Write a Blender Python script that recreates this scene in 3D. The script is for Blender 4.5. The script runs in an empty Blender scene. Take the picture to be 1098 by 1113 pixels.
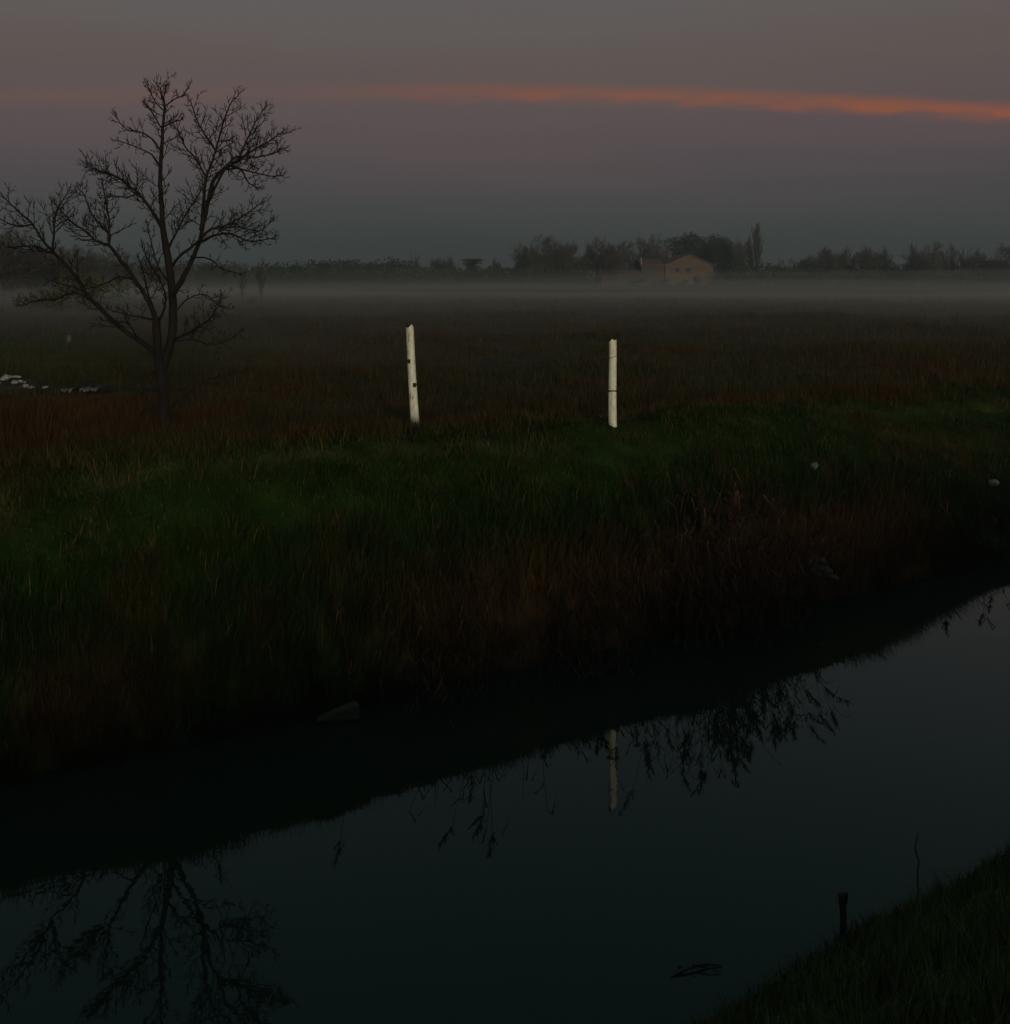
import bpy, math, random
import numpy as np
from mathutils import Vector, Matrix

R = math.radians
rng = np.random.default_rng(7)
random.seed(11)
sc = bpy.context.scene
col = sc.collection

# ------------------------------------------------------------------ camera
FPX, HOR, CX, HC = 1177.0, 298.0, 549.0, 4.2      # focal length and horizon of the photograph in its pixels; eye height over the water
cam_d = bpy.data.cameras.new("camera")
cam = bpy.data.objects.new("camera", cam_d)
col.objects.link(cam)
cam.location = (0, 0, HC)
cam.rotation_euler = (R(90), 0, 0)
cam_d.sensor_fit = 'HORIZONTAL'
cam_d.sensor_width = 36.0
cam_d.lens = 36.0 * FPX / 1098.0
cam_d.shift_y = -(556.5 - HOR) / 1098.0
cam_d.clip_start = 0.05
cam_d.clip_end = 5000
sc.camera = cam

# ------------------------------------------------------------------ sky and light
SUN_EL, SUN_AZ = R(8.0), R(163)          # low dawn light from behind the camera, a little to its right (azimuth from +Y towards +X)
world = bpy.data.worlds.new("World")
sc.world = world
world.use_nodes = True
wn, wl = world.node_tree.nodes, world.node_tree.links
wn.clear()
w_out = wn.new('ShaderNodeOutputWorld')
w_bg = wn.new('ShaderNodeBackground')
wl.new(w_bg.outputs[0], w_out.inputs[0])

def wmath(op, a, b=None, c=None, clamp=False):
    n = wn.new('ShaderNodeMath'); n.operation = op; n.use_clamp = clamp
    for i, v in enumerate((a, b, c)):
        if v is None: continue
        if isinstance(v, (int, float)): n.inputs[i].default_value = v
        else: wl.new(v, n.inputs[i])
    return n.outputs[0]

def wmix(fac, a, b, mode='MIX'):
    n = wn.new('ShaderNodeMix'); n.data_type = 'RGBA'; n.blend_type = mode
    for i, v in ((0, fac), (6, a), (7, b)):
        if isinstance(v, (int, float)): n.inputs[i].default_value = v
        elif isinstance(v, tuple): n.inputs[i].default_value = (*v, 1)
        else: wl.new(v, n.inputs[i])
    return n.outputs[2]

w_tc = wn.new('ShaderNodeTexCoord')
w_sep = wn.new('ShaderNodeSeparateXYZ'); wl.new(w_tc.outputs['Generated'], w_sep.inputs[0])
el = wmath('MULTIPLY', wmath('ARCSINE', w_sep.outputs[2]), 180 / math.pi)
az = wmath('MULTIPLY', wmath('ARCTAN2', w_sep.outputs[0], w_sep.outputs[1]), 180 / math.pi)
# slow unevenness of the overcast: noise in azimuth / elevation, stretched along the horizon
w_cb = wn.new('ShaderNodeCombineXYZ')
wl.new(wmath('MULTIPLY', az, 0.035), w_cb.inputs[0]); wl.new(wmath('MULTIPLY', el, 0.30), w_cb.inputs[1])
w_nz = wn.new('ShaderNodeTexNoise'); w_nz.inputs['Scale'].default_value = 1.0; w_nz.inputs['Detail'].default_value = 5
wl.new(w_cb.outputs[0], w_nz.inputs['Vector'])
n1 = wmath('SUBTRACT', w_nz.outputs[0], 0.5)
ramp = wn.new('ShaderNodeValToRGB')
e2 = wmath('ADD', el, wmath('MULTIPLY', n1, 3.8))
wl.new(wmath('DIVIDE', e2, 60.0, clamp=True), ramp.inputs[0])
SKY = [(0.0, (.026, .033, .036)), (1.4, (.032, .041, .043)), (2.8, (.043, .047, .051)), (4.8, (.068, .053, .061)),
       (7.2, (.094, .064, .070)), (11.0, (.111, .081, .073)), (14.2, (.113, .099, .094)), (22, (.082, .102, .103)),
       (32, (.050, .093, .095)), (60, (.038, .082, .088))]
cr = ramp.color_ramp
cr.elements[0].position = 0; cr.elements[0].color = (*SKY[0][1], 1)
cr.elements[1].position = 1; cr.elements[1].color = (*SKY[-1][1], 1)
for e, c in SKY[1:-1]:
    k = cr.elements.new(e / 60.0); k.color = (*c, 1)
# the clear sky above the cloud sheet
nish = wn.new('ShaderNodeTexSky'); nish.sky_type = 'NISHITA'; nish.sun_disc = False
nish.sun_elevation = SUN_EL; nish.sun_rotation = SUN_AZ; nish.dust_density = 2.0
sky = wmix(0.004, ramp.outputs[0], nish.outputs[0])
# streak of cloud lit orange from below the horizon
d3 = wmath('ADD', az, 3.0)
mid = wmath('SUBTRACT', 9.55, wmath('MULTIPLY', wmath('MULTIPLY', d3, d3), 0.00236))
w_cb2 = wn.new('ShaderNodeCombineXYZ')
wl.new(wmath('MULTIPLY', az, 0.35), w_cb2.inputs[0]); wl.new(wmath('MULTIPLY', el, 1.5), w_cb2.inputs[1])
w_n2 = wn.new('ShaderNodeTexNoise'); w_n2.inputs['Scale'].default_value = 1.0; w_n2.inputs['Detail'].default_value = 6
w_n2.inputs['Roughness'].default_value = 0.62
wl.new(w_cb2.outputs[0], w_n2.inputs['Vector'])
n2 = wmath('SUBTRACT', w_n2.outputs[0], 0.5)
off = wmath('ADD', wmath('SUBTRACT', el, mid), wmath('MULTIPLY', n2, 0.7))
up = wmath('SUBTRACT', 1.0, wmath('DIVIDE', wmath('ABSOLUTE', off), 0.70, clamp=True))
up = wmath('MULTIPLY', wmath('MULTIPLY', up, up), wmath('SUBTRACT', 3.0, wmath('MULTIPLY', up, 2.0)))
def wramp(x, a, b):
    n = wn.new('ShaderNodeMapRange'); n.interpolation_type = 'SMOOTHSTEP'
    wl.new(x, n.inputs[0]); n.inputs[1].default_value = a; n.inputs[2].default_value = b
    return n.outputs[0]
right = wmath('ADD', wmath('MULTIPLY', wramp(az, -17, 5), 0.52), wmath('MULTIPLY', wramp(az, 4, 26), 0.30))
left = wmath('MULTIPLY', wramp(az, -11, -21), 0.15)
amt = wmath('MULTIPLY', wmath('ADD', wmath('ADD', right, left), 0.03), up)
front = wramp(wmath('ABSOLUTE', az), 75, 45)
amt = wmath('MULTIPLY', wmath('MULTIPLY', amt, front), wmath('ADD', 0.86, wmath('MULTIPLY', n2, 2.0)), clamp=True)
sky = wmix(amt, sky, (.290, .092, .046))
wl.new(sky, w_bg.inputs[0])
w_bg.inputs[1].default_value = 1.0

sun_d = bpy.data.lights.new("sun", 'SUN')
sun_d.energy = 1.25
sun_d.angle = R(10)
sun_d.color = (1.0, .86, .64)
sun = bpy.data.objects.new("sun", sun_d); col.objects.link(sun)
sdir = Vector((math.sin(SUN_AZ) * math.cos(SUN_EL), math.cos(SUN_AZ) * math.cos(SUN_EL), math.sin(SUN_EL)))
sun.rotation_euler = sdir.to_track_quat('Z', 'Y').to_euler()

sc.view_settings.view_transform = 'Standard'
sc.view_settings.look = 'None'
sc.view_settings.exposure = 0.0
sc.view_settings.gamma = 1.0
sc.render.engine = 'CYCLES'
sc.cycles.use_denoising = True
sc.cycles.max_bounces = 6
sc.cycles.volume_bounces = 1
sc.cycles.transparent_max_bounces = 8

# ------------------------------------------------------------------ helpers
def tag(o, label=None, cat=None, group=None, kind=None):
    for k, v in (('label', label), ('category', cat), ('group', group), ('kind', kind)):
        if v: o[k] = v
    return o

def empty(name, loc, label, cat, group=None, rz=0.0):
    o = bpy.data.objects.new(name, None); col.objects.link(o)
    o.empty_display_size = 0.2
    o.location = loc; o.rotation_euler = (0, 0, rz)
    return tag(o, label, cat, group)

def link_mesh(name, me, mat, parent=None):
    o = bpy.data.objects.new(name, me); col.objects.link(o)
    if mat: me.materials.append(mat)
    if parent: o.parent = parent
    return o

def copy_tree(o, parent=None):
    c = o.copy(); col.objects.link(c)
    if parent: c.parent = parent
    for ch in list(o.children): copy_tree(ch, c)
    return c

def mesh_np(name, verts, tris=None, quads=None, colors=None, smooth=False):
    me = bpy.data.meshes.new(name)
    verts = np.asarray(verts, np.float32)
    loops, starts, pos = [], [], 0
    for f, k in ((quads, 4), (tris, 3)):
        if f is None or len(f) == 0: continue
        f = np.asarray(f, np.int32)
        loops.append(f.ravel()); starts.append(pos + np.arange(len(f), dtype=np.int32) * k); pos += f.size
    loops = np.concatenate(loops); starts = np.concatenate(starts)
    me.vertices.add(len(verts)); me.vertices.foreach_set('co', verts.ravel())
    me.loops.add(len(loops)); me.loops.foreach_set('vertex_index', loops)
    me.polygons.add(len(starts)); me.polygons.foreach_set('loop_start', starts)
    if smooth: me.polygons.foreach_set('use_smooth', np.ones(len(starts), bool))
    if colors is not None:
        a = me.color_attributes.new('tint', 'FLOAT_COLOR', 'POINT')
        c4 = np.ones((len(verts), 4), np.float32); c4[:, :3] = colors
        a.data.foreach_set('color', c4.ravel())
    me.update(calc_edges=True); me.validate()
    return me

class MB:
    """collects tubes, boxes, prisms and loose faces into one mesh"""
    def __init__(self): self.v, self.f = [], []
    def tube(self, pts, rad, n=6, cap=True):
        pts = [Vector(p) for p in pts]; b = len(self.v); nrm = None
        for i, p in enumerate(pts):
            d = (pts[min(i + 1, len(pts) - 1)] - pts[max(i - 1, 0)])
            d = d.normalized() if d.length > 1e-9 else Vector((0, 0, 1))
            if nrm is None:
                nrm = d.cross(Vector((0.31, 0.83, 0.46)))
                if nrm.length < 1e-3: nrm = d.cross(Vector((1, 0, 0)))
            nrm = nrm - d * nrm.dot(d); nrm.normalize(); bi = d.cross(nrm)
            for k in range(n):
                a = 2 * math.pi * k / n
                self.v.append(p + (nrm * math.cos(a) + bi * math.sin(a)) * rad[i])
        for i in range(len(pts) - 1):
            for k in range(n):
                k2 = (k + 1) % n
                self.f.append((b + i * n + k, b + i * n + k2, b + (i + 1) * n + k2, b + (i + 1) * n + k))
        if cap:
            self.f.append(tuple(b + k for k in reversed(range(n))))
            self.f.append(tuple(b + (len(pts) - 1) * n + k for k in range(n)))
    def box(self, c, s, rz=0.0, jit=0.0):
        b = len(self.v); m = Matrix.Rotation(rz, 3, 'Z')
        for z in (-.5, .5):
            for x, y in ((-.5, -.5), (.5, -.5), (.5, .5), (-.5, .5)):
                j = Vector([random.uniform(-jit, jit) for _ in range(3)])
                self.v.append(Vector(c) + m @ Vector((x * s[0], y * s[1], z * s[2])) + j)
        for q in ((0, 3, 2, 1), (4, 5, 6, 7), (0, 1, 5, 4), (1, 2, 6, 5), (2, 3, 7, 6), (3, 0, 4, 7)):
            self.f.append(tuple(b + i for i in q))
    def poly(self, pts):
        b = len(self.v); self.v += [Vector(p) for p in pts]; self.f.append(tuple(range(b, b + len(pts))))
    def build(self, name, mat, parent=None, smooth=True):
        me = bpy.data.meshes.new(name)
        me.from_pydata([tuple(p) for p in self.v], [], self.f)
        if smooth: me.polygons.foreach_set('use_smooth', [True] * len(me.polygons))
        me.update()
        return link_mesh(name, me, mat, parent)

def vnoise(x, y, seed=0):
    """smooth value noise in 0..1"""
    x = np.asarray(x, float); y = np.asarray(y, float)
    xi = np.floor(x).astype(np.int64); yi = np.floor(y).astype(np.int64)
    fx = x - xi; fy = y - yi; fx = fx * fx * (3 - 2 * fx); fy = fy * fy * (3 - 2 * fy)
    def h(a, b):
        n = (a * 374761393 + b * 668265263 + seed * 1274126177) & 0x7fffffff
        n = ((n ^ (n >> 13)) * 1103515245 + 12345) & 0x7fffffff
        n = ((n ^ (n >> 16)) * 69069 + 1) & 0x7fffffff
        return (n & 0xffff) / 65535.0
    return (h(xi, yi) * (1 - fx) + h(xi + 1, yi) * fx) * (1 - fy) + (h(xi, yi + 1) * (1 - fx) + h(xi + 1, yi + 1) * fx) * fy

def fbm(x, y, seed=0, o=3):
    t, a, s = 0, 1, 0
    for i in range(o):
        t = t + a * vnoise(np.asarray(x) * 2 ** i, np.asarray(y) * 2 ** i, seed + i); s += a; a *= .5
    return t / s

# canal frame: u runs along the canal, s across it (s = 0 is the far waterline, growing away from the camera)
O2 = np.array([-4.1, 8.9]); DU = np.array([.854, .520]); DS = np.array([-.520, .854])
def to_us(x, y):
    rx, ry = np.asarray(x) - O2[0], np.asarray(y) - O2[1]
    return rx * DU[0] + ry * DU[1], rx * DS[0] + ry * DS[1]
def to_xy(u, s):
    return O2[0] + u * DU[0] + s * DS[0], O2[1] + u * DU[1] + s * DS[1]
def sstep(x, a, b):
    t = np.clip((np.asarray(x, float) - a) / (b - a), 0, 1); return t * t * (3 - 2 * t)

def height(x, y):
    x = np.asarray(x, float); y = np.asarray(y, float)
    u, s = to_us(x, y)
    wig = (fbm(u * .55, u * 0 + 3.3, 5) - .5) * .35 + (vnoise(u * 2.1, u * 0, 8) - .5) * .12
    sw = s + wig * sstep(s, -8, -4)
    steep = np.interp(sw, [-.9, -.25, 0, .3, .7, 1.25, 1.9, 2.4, 3.6, 5], [-.6, -.25, 0, .46, .86, 1.36, 1.86, 2.08, 2.06, 1.78])
    gent = np.interp(sw, [-.9, -.25, 0, .5, 1.5, 2.6, 3.7, 5], [-.6, -.2, 0, .28, .80, 1.45, 2.0, 1.9])
    k = sstep(u, 10.5, 16)
    far = steep * (1 - k) + gent * k
    wig2 = (fbm(u * .7, u * 0 + 9.1, 15) - .5) * .3
    near = np.interp(s + wig2 - .075 * np.clip(u - 3.2, -6, 8) - .13, [-12, -9.7, -8, -6.1, -5.5, -5.25, -4.6], [2.35, 2.35, 1.85, .64, .18, -.04, -.6])
    z = np.where(s > -2.6, far, near)
    bump = (fbm(x * .9, y * .9, 21) - .5) * .16 + (vnoise(x * 3.1, y * 3.1, 31) - .5) * .05
    z = z + bump * np.maximum(sstep(s, .2, 1.2), sstep(-s, 5.6, 6.5))
    z = z + (fbm(x * .13, y * .13, 41) - .5) * .35 * sstep(s, 8, 26)
    return z

def at(px, d):                 # a point on the ground seen at column px, d metres ahead of the camera
    X = (px - CX) * d / FPX
    return Vector((X, d, float(height(X, d))))
def pt(px, py, d):             # a point at real distance d
    return Vector(((px - CX) * d / FPX, d, HC - (py - HOR) * d / FPX))

# ------------------------------------------------------------------ materials
def principled(name, c, rough=0.9, spec=0.3):
    m = bpy.data.materials.new(name); m.use_nodes = True
    p = m.node_tree.nodes['Principled BSDF']
    p.inputs['Base Color'].default_value = (*c, 1)
    p.inputs['Roughness'].default_value = rough
    p.inputs['Specular IOR Level'].default_value = spec
    return m, m.node_tree.nodes, m.node_tree.links, p

def noisy(name, c1, c2, scale=6.0, rough=0.9, spec=0.25, bump=0.3, detail=6, lo=.35, hi=.65, stretch=None, dist=0.02):
    m, N, L, p = principled(name, c1, rough, spec)
    tc = N.new('ShaderNodeTexCoord'); nz = N.new('ShaderNodeTexNoise')
    nz.inputs['Scale'].default_value = scale; nz.inputs['Detail'].default_value = detail
    if stretch:
        mp = N.new('ShaderNodeMapping'); mp.inputs['Scale'].default_value = stretch
        L.new(tc.outputs['Object'], mp.inputs[0]); L.new(mp.outputs[0], nz.inputs['Vector'])
    else: L.new(tc.outputs['Object'], nz.inputs['Vector'])
    r = N.new('ShaderNodeValToRGB')
    r.color_ramp.elements[0].position = lo; r.color_ramp.elements[0].color = (*c1, 1)
    r.color_ramp.elements[1].position = hi; r.color_ramp.elements[1].color = (*c2, 1)
    L.new(nz.outputs[0], r.inputs[0]); L.new(r.outputs[0], p.inputs['Base Color'])
    if bump:
        b = N.new('ShaderNodeBump'); b.inputs['Strength'].default_value = bump; b.inputs['Distance'].default_value = dist
        L.new(nz.outputs[0], b.inputs['Height']); L.new(b.outputs[0], p.inputs['Normal'])
    return m

def tinted(name, rough=0.9, spec=0.15, scale=5.0, amp=.5, bump=0.0):
    """base colour from the mesh's own tint attribute, varied by noise"""
    m, N, L, p = principled(name, (.05, .05, .03), rough, spec)
    at_ = N.new('ShaderNodeAttribute'); at_.attribute_name = 'tint'
    tc = N.new('ShaderNodeTexCoord'); nz = N.new('ShaderNodeTexNoise')
    nz.inputs['Scale'].default_value = scale; nz.inputs['Detail'].default_value = 8
    L.new(tc.outputs['Object'], nz.inputs['Vector'])
    mr = N.new('ShaderNodeMapRange'); L.new(nz.outputs[0], mr.inputs[0])
    mr.inputs[1].default_value = .3; mr.inputs[2].default_value = .7
    mr.inputs[3].default_value = 1 - amp; mr.inputs[4].default_value = 1 + amp
    mx = N.new('ShaderNodeVectorMath'); mx.operation = 'MULTIPLY'
    L.new(at_.outputs['Color'], mx.inputs[0]); L.new(mr.outputs[0], mx.inputs[1])
    L.new(mx.outputs[0], p.inputs['Base Color'])
    if bump:
        b = N.new('ShaderNodeBump'); b.inputs['Strength'].default_value = bump; b.inputs['Distance'].default_value = .08
        L.new(nz.outputs[0], b.inputs['Height']); L.new(b.outputs[0], p.inputs['Normal'])
    return m

M = {}
M['ground'] = tinted('ground soil and turf', spec=.04, scale=3.0, amp=.45, bump=.8)
M['grass'] = tinted('grass blades', rough=.85, spec=.04, scale=2.0, amp=.25)
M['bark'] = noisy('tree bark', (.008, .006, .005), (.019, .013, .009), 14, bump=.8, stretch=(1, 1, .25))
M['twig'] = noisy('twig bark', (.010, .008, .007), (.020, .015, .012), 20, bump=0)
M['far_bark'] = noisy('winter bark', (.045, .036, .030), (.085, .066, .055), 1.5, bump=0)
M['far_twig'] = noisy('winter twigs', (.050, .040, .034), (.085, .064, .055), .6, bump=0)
M['evergreen'] = noisy('evergreen leaves', (.020, .026, .014), (.050, .058, .030), 1.2, bump=0)
M['ivy'] = noisy('olive leaves', (.040, .046, .016), (.085, .085, .030), 1.0, bump=0)
M['reed'] = noisy('dry reed stems', (.042, .019, .008), (.090, .044, .019), 8, bump=0)
M['plume'] = noisy('reed plumes', (.022, .012, .007), (.042, .025, .015), 30, bump=0)
M['stone'] = noisy('pale stone', (.09, .085, .075), (.20, .19, .165), 18, bump=.5)
M['rubble'] = noisy('white rubble', (.13, .13, .12), (.36, .35, .32), 16, bump=.4)
M['soil2'] = noisy('dull stone', (.05, .047, .042), (.12, .11, .10), 14, bump=.4)
M['soil'] = noisy('dark rubble soil', (.020, .016, .012), (.045, .035, .026), 10, bump=.6)
M['tar'] = noisy('black plastic', (.006, .006, .006), (.016, .015, .014), 8, rough=.6, bump=.3)
M['sheet'] = noisy('white plastic sheet', (.07, .07, .065), (.19, .185, .175), 9, rough=.55, bump=.3)
M['plank'] = noisy('weathered board', (.032, .030, .019), (.075, .066, .042), 9, bump=.4, stretch=(.3, 1, 1))
M['stake'] = noisy('wet wood', (.030, .016, .010), (.060, .034, .022), 16, bump=.5, stretch=(1, 1, .2))
M['iron'] = noisy('rusty iron', (.012, .009, .008), (.035, .022, .016), 40, rough=.8, bump=.3)

def post_paint():
    m, N, L, p = principled('flaking white paint', (.75, .72, .60), .65, .3)
    tc = N.new('ShaderNodeTexCoord')
    mp = N.new('ShaderNodeMapping'); mp.inputs['Scale'].default_value = (1, 1, .28); L.new(tc.outputs['Object'], mp.inputs[0])
    a = N.new('ShaderNodeTexNoise'); a.inputs['Scale'].default_value = 26; a.inputs['Detail'].default_value = 8; a.inputs['Roughness'].default_value = .65
    L.new(mp.outputs[0], a.inputs['Vector'])
    r = N.new('ShaderNodeValToRGB'); e = r.color_ramp.elements
    e[0].position = .33; e[0].color = (.16, .115, .07, 1)
    e[1].position = .60; e[1].color = (.84, .84, .68, 1)
    k = e.new(.42); k.color = (.68, .66, .50, 1)
    L.new(a.outputs[0], r.inputs[0]); L.new(r.outputs[0], p.inputs['Base Color'])
    b = N.new('ShaderNodeBump'); b.inputs['Strength'].default_value = .5; b.inputs['Distance'].default_value = .01
    L.new(a.outputs[0], b.inputs['Height']); L.new(b.outputs[0], p.inputs['Normal'])
    return m
M['post'] = post_paint()
M['rot'] = noisy('rotten wood', (.020, .013, .009), (.055, .038, .026), 40, bump=.8)

# ------------------------------------------------------------------ ground, water, air
def grow(fine, lo, hi, out, ratio=1.10):
    c = list(np.arange(lo, hi, fine)); st = fine
    while c[-1] < out: st *= ratio; c.append(c[-1] + st)
    st = fine; left = []; p = lo
    while p > -out: st *= ratio; p -= st; left.append(p)
    return np.array(left[::-1] + c)

def albedo(x, y):
    """what grows where: short green turf along the track, long brown grass beyond it and over the water"""
    u, s = to_us(x, y)
    n1 = fbm(x * .55, y * .55, 61); n2 = fbm(x * 1.7, y * 1.7, 71); n3 = fbm(x * .07, y * .07, 81)
    green = np.array([.016, .034, .005]); dk = np.array([.010, .023, .005]); brown = np.array([.056, .029, .012])
    olive = np.array([.042, .036, .016]); straw = np.array([.120, .095, .045])
    edge = 3.15 + (n1 - .5) * 1.6 + .5 * sstep(u, 11, 16)
    field = sstep(s, edge - .25, edge + .45)
    bank = sstep(s, 1.05, .35) * sstep(s, -2, -1.9) * (.04 + .96 * sstep(u, 2.5, 5.5)) * sstep(u, 13.5, 11)
    patch = sstep(n1, .52, .68) * .55 + sstep(n2, .60, .75) * .35
    g = green * (1 - (.55 * n2)[..., None]) + dk * (.55 * n2)[..., None]
    c = g + (brown - g) * np.clip(patch, 0, .8)[..., None]
    c = c + (np.array([.120, .056, .024]) - c) * (bank * .8)[..., None]
    f = brown + (olive - brown) * sstep(n1, .42, .66)[..., None]
    f = f + (olive - f) * (sstep(n3, .50, .60) * .65)[..., None]
    # patch of green meadow left, beyond the leafless tree
    f = f + (np.array([.036, .042, .014]) - f) * (sstep(y, 23, 26) * sstep(y, 48, 36) * sstep(x, -6, -9) * .8)[..., None]
    f = f + (np.array([.042, .034, .022]) - f) * (sstep(y, 36, 60) * .75)[..., None]
    c = c + (f - c) * field[..., None]
    track = np.exp(-((s - 2.15 - .12 * np.sin(u * .6)) / .22) ** 2) * sstep(n2, .25, .5) * (1 - .6 * sstep(u, 6, 9))
    t2 = np.exp(-((s - 3.05 + .05 * np.sin(u * .5)) / .20) ** 2) * .55
    c = c + (np.array([.044, .055, .018]) - c) * (np.clip(track + t2, 0, 1) * .8)[..., None]
    c = np.where((s > -4)[..., None], c, (olive * 2.4 + (green * 3.4 - olive * 2.4) * n2[..., None]))
    wet = sstep(s, .12, -.05) * sstep(s, -5.6, -5.2)
    c = c + (np.array([.010, .009, .007]) - c) * wet[..., None]
    return c

us = grow(.11, -8, 24, 900); ss = grow(.065, -9, 7, 900)
UU, SS = np.meshgrid(us, ss)
GX, GY = to_xy(UU, SS)
GZ = height(GX, GY)
nu, ns_ = len(us), len(ss)
idx = np.arange(nu * ns_).reshape(ns_, nu)
q = np.stack([idx[:-1, :-1], idx[:-1, 1:], idx[1:, 1:], idx[1:, :-1]], -1).reshape(-1, 4)
me = mesh_np('ground', np.stack([GX, GY, GZ], -1).reshape(-1, 3), quads=q, colors=albedo(GX, GY).reshape(-1, 3), smooth=True)
tag(link_mesh('ground', me, M['ground']), kind='structure')

mw, N, L, p = principled('canal water', (.010, .020, .014), .012, .5)
p.inputs['IOR'].default_value = 1.333
tc = N.new('ShaderNodeTexCoord'); nz = N.new('ShaderNodeTexNoise'); nz.inputs['Scale'].default_value = 2.6; nz.inputs['Detail'].default_value = 3
L.new(tc.outputs['Object'], nz.inputs['Vector'])
b = N.new('ShaderNodeBump'); b.inputs['Strength'].default_value = .10; b.inputs['Distance'].default_value = .012
L.new(nz.outputs[0], b.inputs['Height']); L.new(b.outputs[0], p.inputs['Normal'])
wv = [(*to_xy(u, s), 0.0) for u in (-850.0, 850.0) for s in (-6.2, 1.4)]
me = mesh_np('water', wv, quads=[(0, 2, 3, 1)])
tag(link_mesh('water', me, mw), kind='structure')

def volume(name, c, dens, aniso=0.0):
    m = bpy.data.materials.new(name); m.use_nodes = True
    N, L = m.node_tree.nodes, m.node_tree.links
    N.clear(); o = N.new('ShaderNodeOutputMaterial'); v = N.new('ShaderNodeVolumePrincipled')
    v.inputs['Color'].default_value = (*c, 1); v.inputs['Density'].default_value = dens; v.inputs['Anisotropy'].default_value = aniso
    L.new(v.outputs[0], o.inputs['Volume'])
    return m

mb = MB(); mb.box((0, 0, 9.5), (1900, 1900, 22))
hz = mb.build('haze', volume('thin haze', (.74, .80, .82), .0012, .55), smooth=False)
tag(hz, 'thin grey haze in the air over the whole field', 'haze', kind='stuff')

# bank of ground mist over the far field: a closed, softly uneven slab
mx_ = np.linspace(-330, 330, 90); my_ = np.array([26, 30, 34, 39, 44, 50, 56, 63, 71, 80, 90, 102, 116, 124, 132, 141, 150, 160, 170, 182, 196.])
MX, MY = np.meshgrid(mx_, my_)
nx, ny = len(mx_), len(my_)
I = np.arange(nx * ny).reshape(ny, nx); B = I + nx * ny
Q = [np.stack([I[:-1, :-1], I[:-1, 1:], I[1:, 1:], I[1:, :-1]], -1).reshape(-1, 4),
     np.stack([B[:-1, :-1], B[1:, :-1], B[1:, 1:], B[:-1, 1:]], -1).reshape(-1, 4)]
for a_ in (I[0], I[-1][::-1], I[:, -1], I[:, 0][::-1]):
    Q.append(np.stack([a_[:-1], a_[:-1] + nx * ny, a_[1:] + nx * ny, a_[1:]], -1))
for k_, (h1, far, dens, lab) in enumerate((
        (.75, 122, .0088, 'lowest and thickest layer of pale mist lying over the far field'),
        (1.35, 146, .0056, 'middle layer of pale mist over the far field'),
        (2.2, 168, .0032, 'thin upper layer of mist in front of the far trees'))):
    top = 2.0 + sstep(MY, 26, 86) * h1
    top = top + (fbm(MX * .03, MY * .05, 91 + 7 * k_) - .5) * (1.1 + .8 * k_) * sstep(MY, 28, 80)
    top = 1.3 + (top - 1.3) * (1 - .97 * sstep(MY + 44 * (fbm(MX * .022, MY * .012, 191 + k_) - .5), far - 20, far + 26)) + .003 * k_
    V = np.concatenate([np.stack([MX, MY, top], -1).reshape(-1, 3), np.stack([MX, MY, np.full_like(top, 1.0 - .02 * k_)], -1).reshape(-1, 3)])
    me = mesh_np('mist', V, quads=np.concatenate(Q))
    tag(link_mesh('mist', me, volume('ground mist', (.93, .82, .77), dens, .3)), lab, 'mist', kind='stuff')

# ------------------------------------------------------------------ grass
def blades(name, bx, by, h, w, c, lean=.5, kind_label=None, cat='grass', leandir=None, dz=0.0):
    n = len(bx); h = h * trampled(bx, by)
    bz = height(bx, by) - .015 + dz
    th = rng.uniform(0, 2 * math.pi, n); fa = rng.uniform(0, math.pi, n)
    ln = h * lean * rng.uniform(.15, 1.0, n)
    lx, ly = np.cos(th) * ln, np.sin(th) * ln
    if leandir is not None: lx = lx + leandir[0] * h; ly = ly + leandir[1] * h
    wx, wy = np.cos(fa) * w, np.sin(fa) * w
    zt = np.sqrt(np.maximum(h * h - (lx * lx + ly * ly) * .6, (h * .25) ** 2))
    v = np.empty((n, 5, 3), np.float32)
    v[:, 0] = np.stack([bx - wx, by - wy, bz], -1); v[:, 1] = np.stack([bx + wx, by + wy, bz], -1)
    v[:, 2] = np.stack([bx + lx * .35 + wx * .75, by + ly * .35 + wy * .75, bz + zt * .62], -1)
    v[:, 3] = np.stack([bx + lx * .35 - wx * .75, by + ly * .35 - wy * .75, bz + zt * .62], -1)
    v[:, 4] = np.stack([bx + lx, by + ly, bz + zt], -1)
    b_ = np.arange(n, dtype=np.int32) * 5
    quads = np.stack([b_, b_ + 1, b_ + 2, b_ + 3], -1); tris = np.stack([b_ + 3, b_ + 2, b_ + 4], -1)
    me = mesh_np(name, v.reshape(-1, 3), tris=tris, quads=quads, colors=np.repeat(c, 5, axis=0))
    o = link_mesh(name, me, M['grass'])
    return tag(o, kind_label, cat, kind='stuff')

def scatter(n, u0, u1, s0, s1, per, spread):
    """tuft centres in the canal frame, then `per` blades round each"""
    u = rng.uniform(u0, u1, n); s = rng.uniform(s0, s1, n)
    u = np.repeat(u, per) + rng.normal(0, spread, n * per); s = np.repeat(s, per) + rng.normal(0, spread, n * per)
    return to_xy(u, s)

POSTS = [((452 - CX) * 16.6 / FPX, 16.6), ((666.5 - CX) * 15.2 / FPX, 15.2)]
def trampled(x, y):
    k = np.ones(len(x))
    for a, b in POSTS: k = np.minimum(k, .45 + .55 * sstep(np.hypot(x - a, y - b), .2, 1.3))
    k = k * (1 + .9 * np.exp(-(np.hypot(x + 4.75, y - 14.8) / 1.1) ** 2))      # uncut weeds round the tree
    k = k * (.25 + .75 * sstep(np.hypot(x + 7.5, y - 21.9), .6, 1.6))         # flattened by the rubble
    return k

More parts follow.
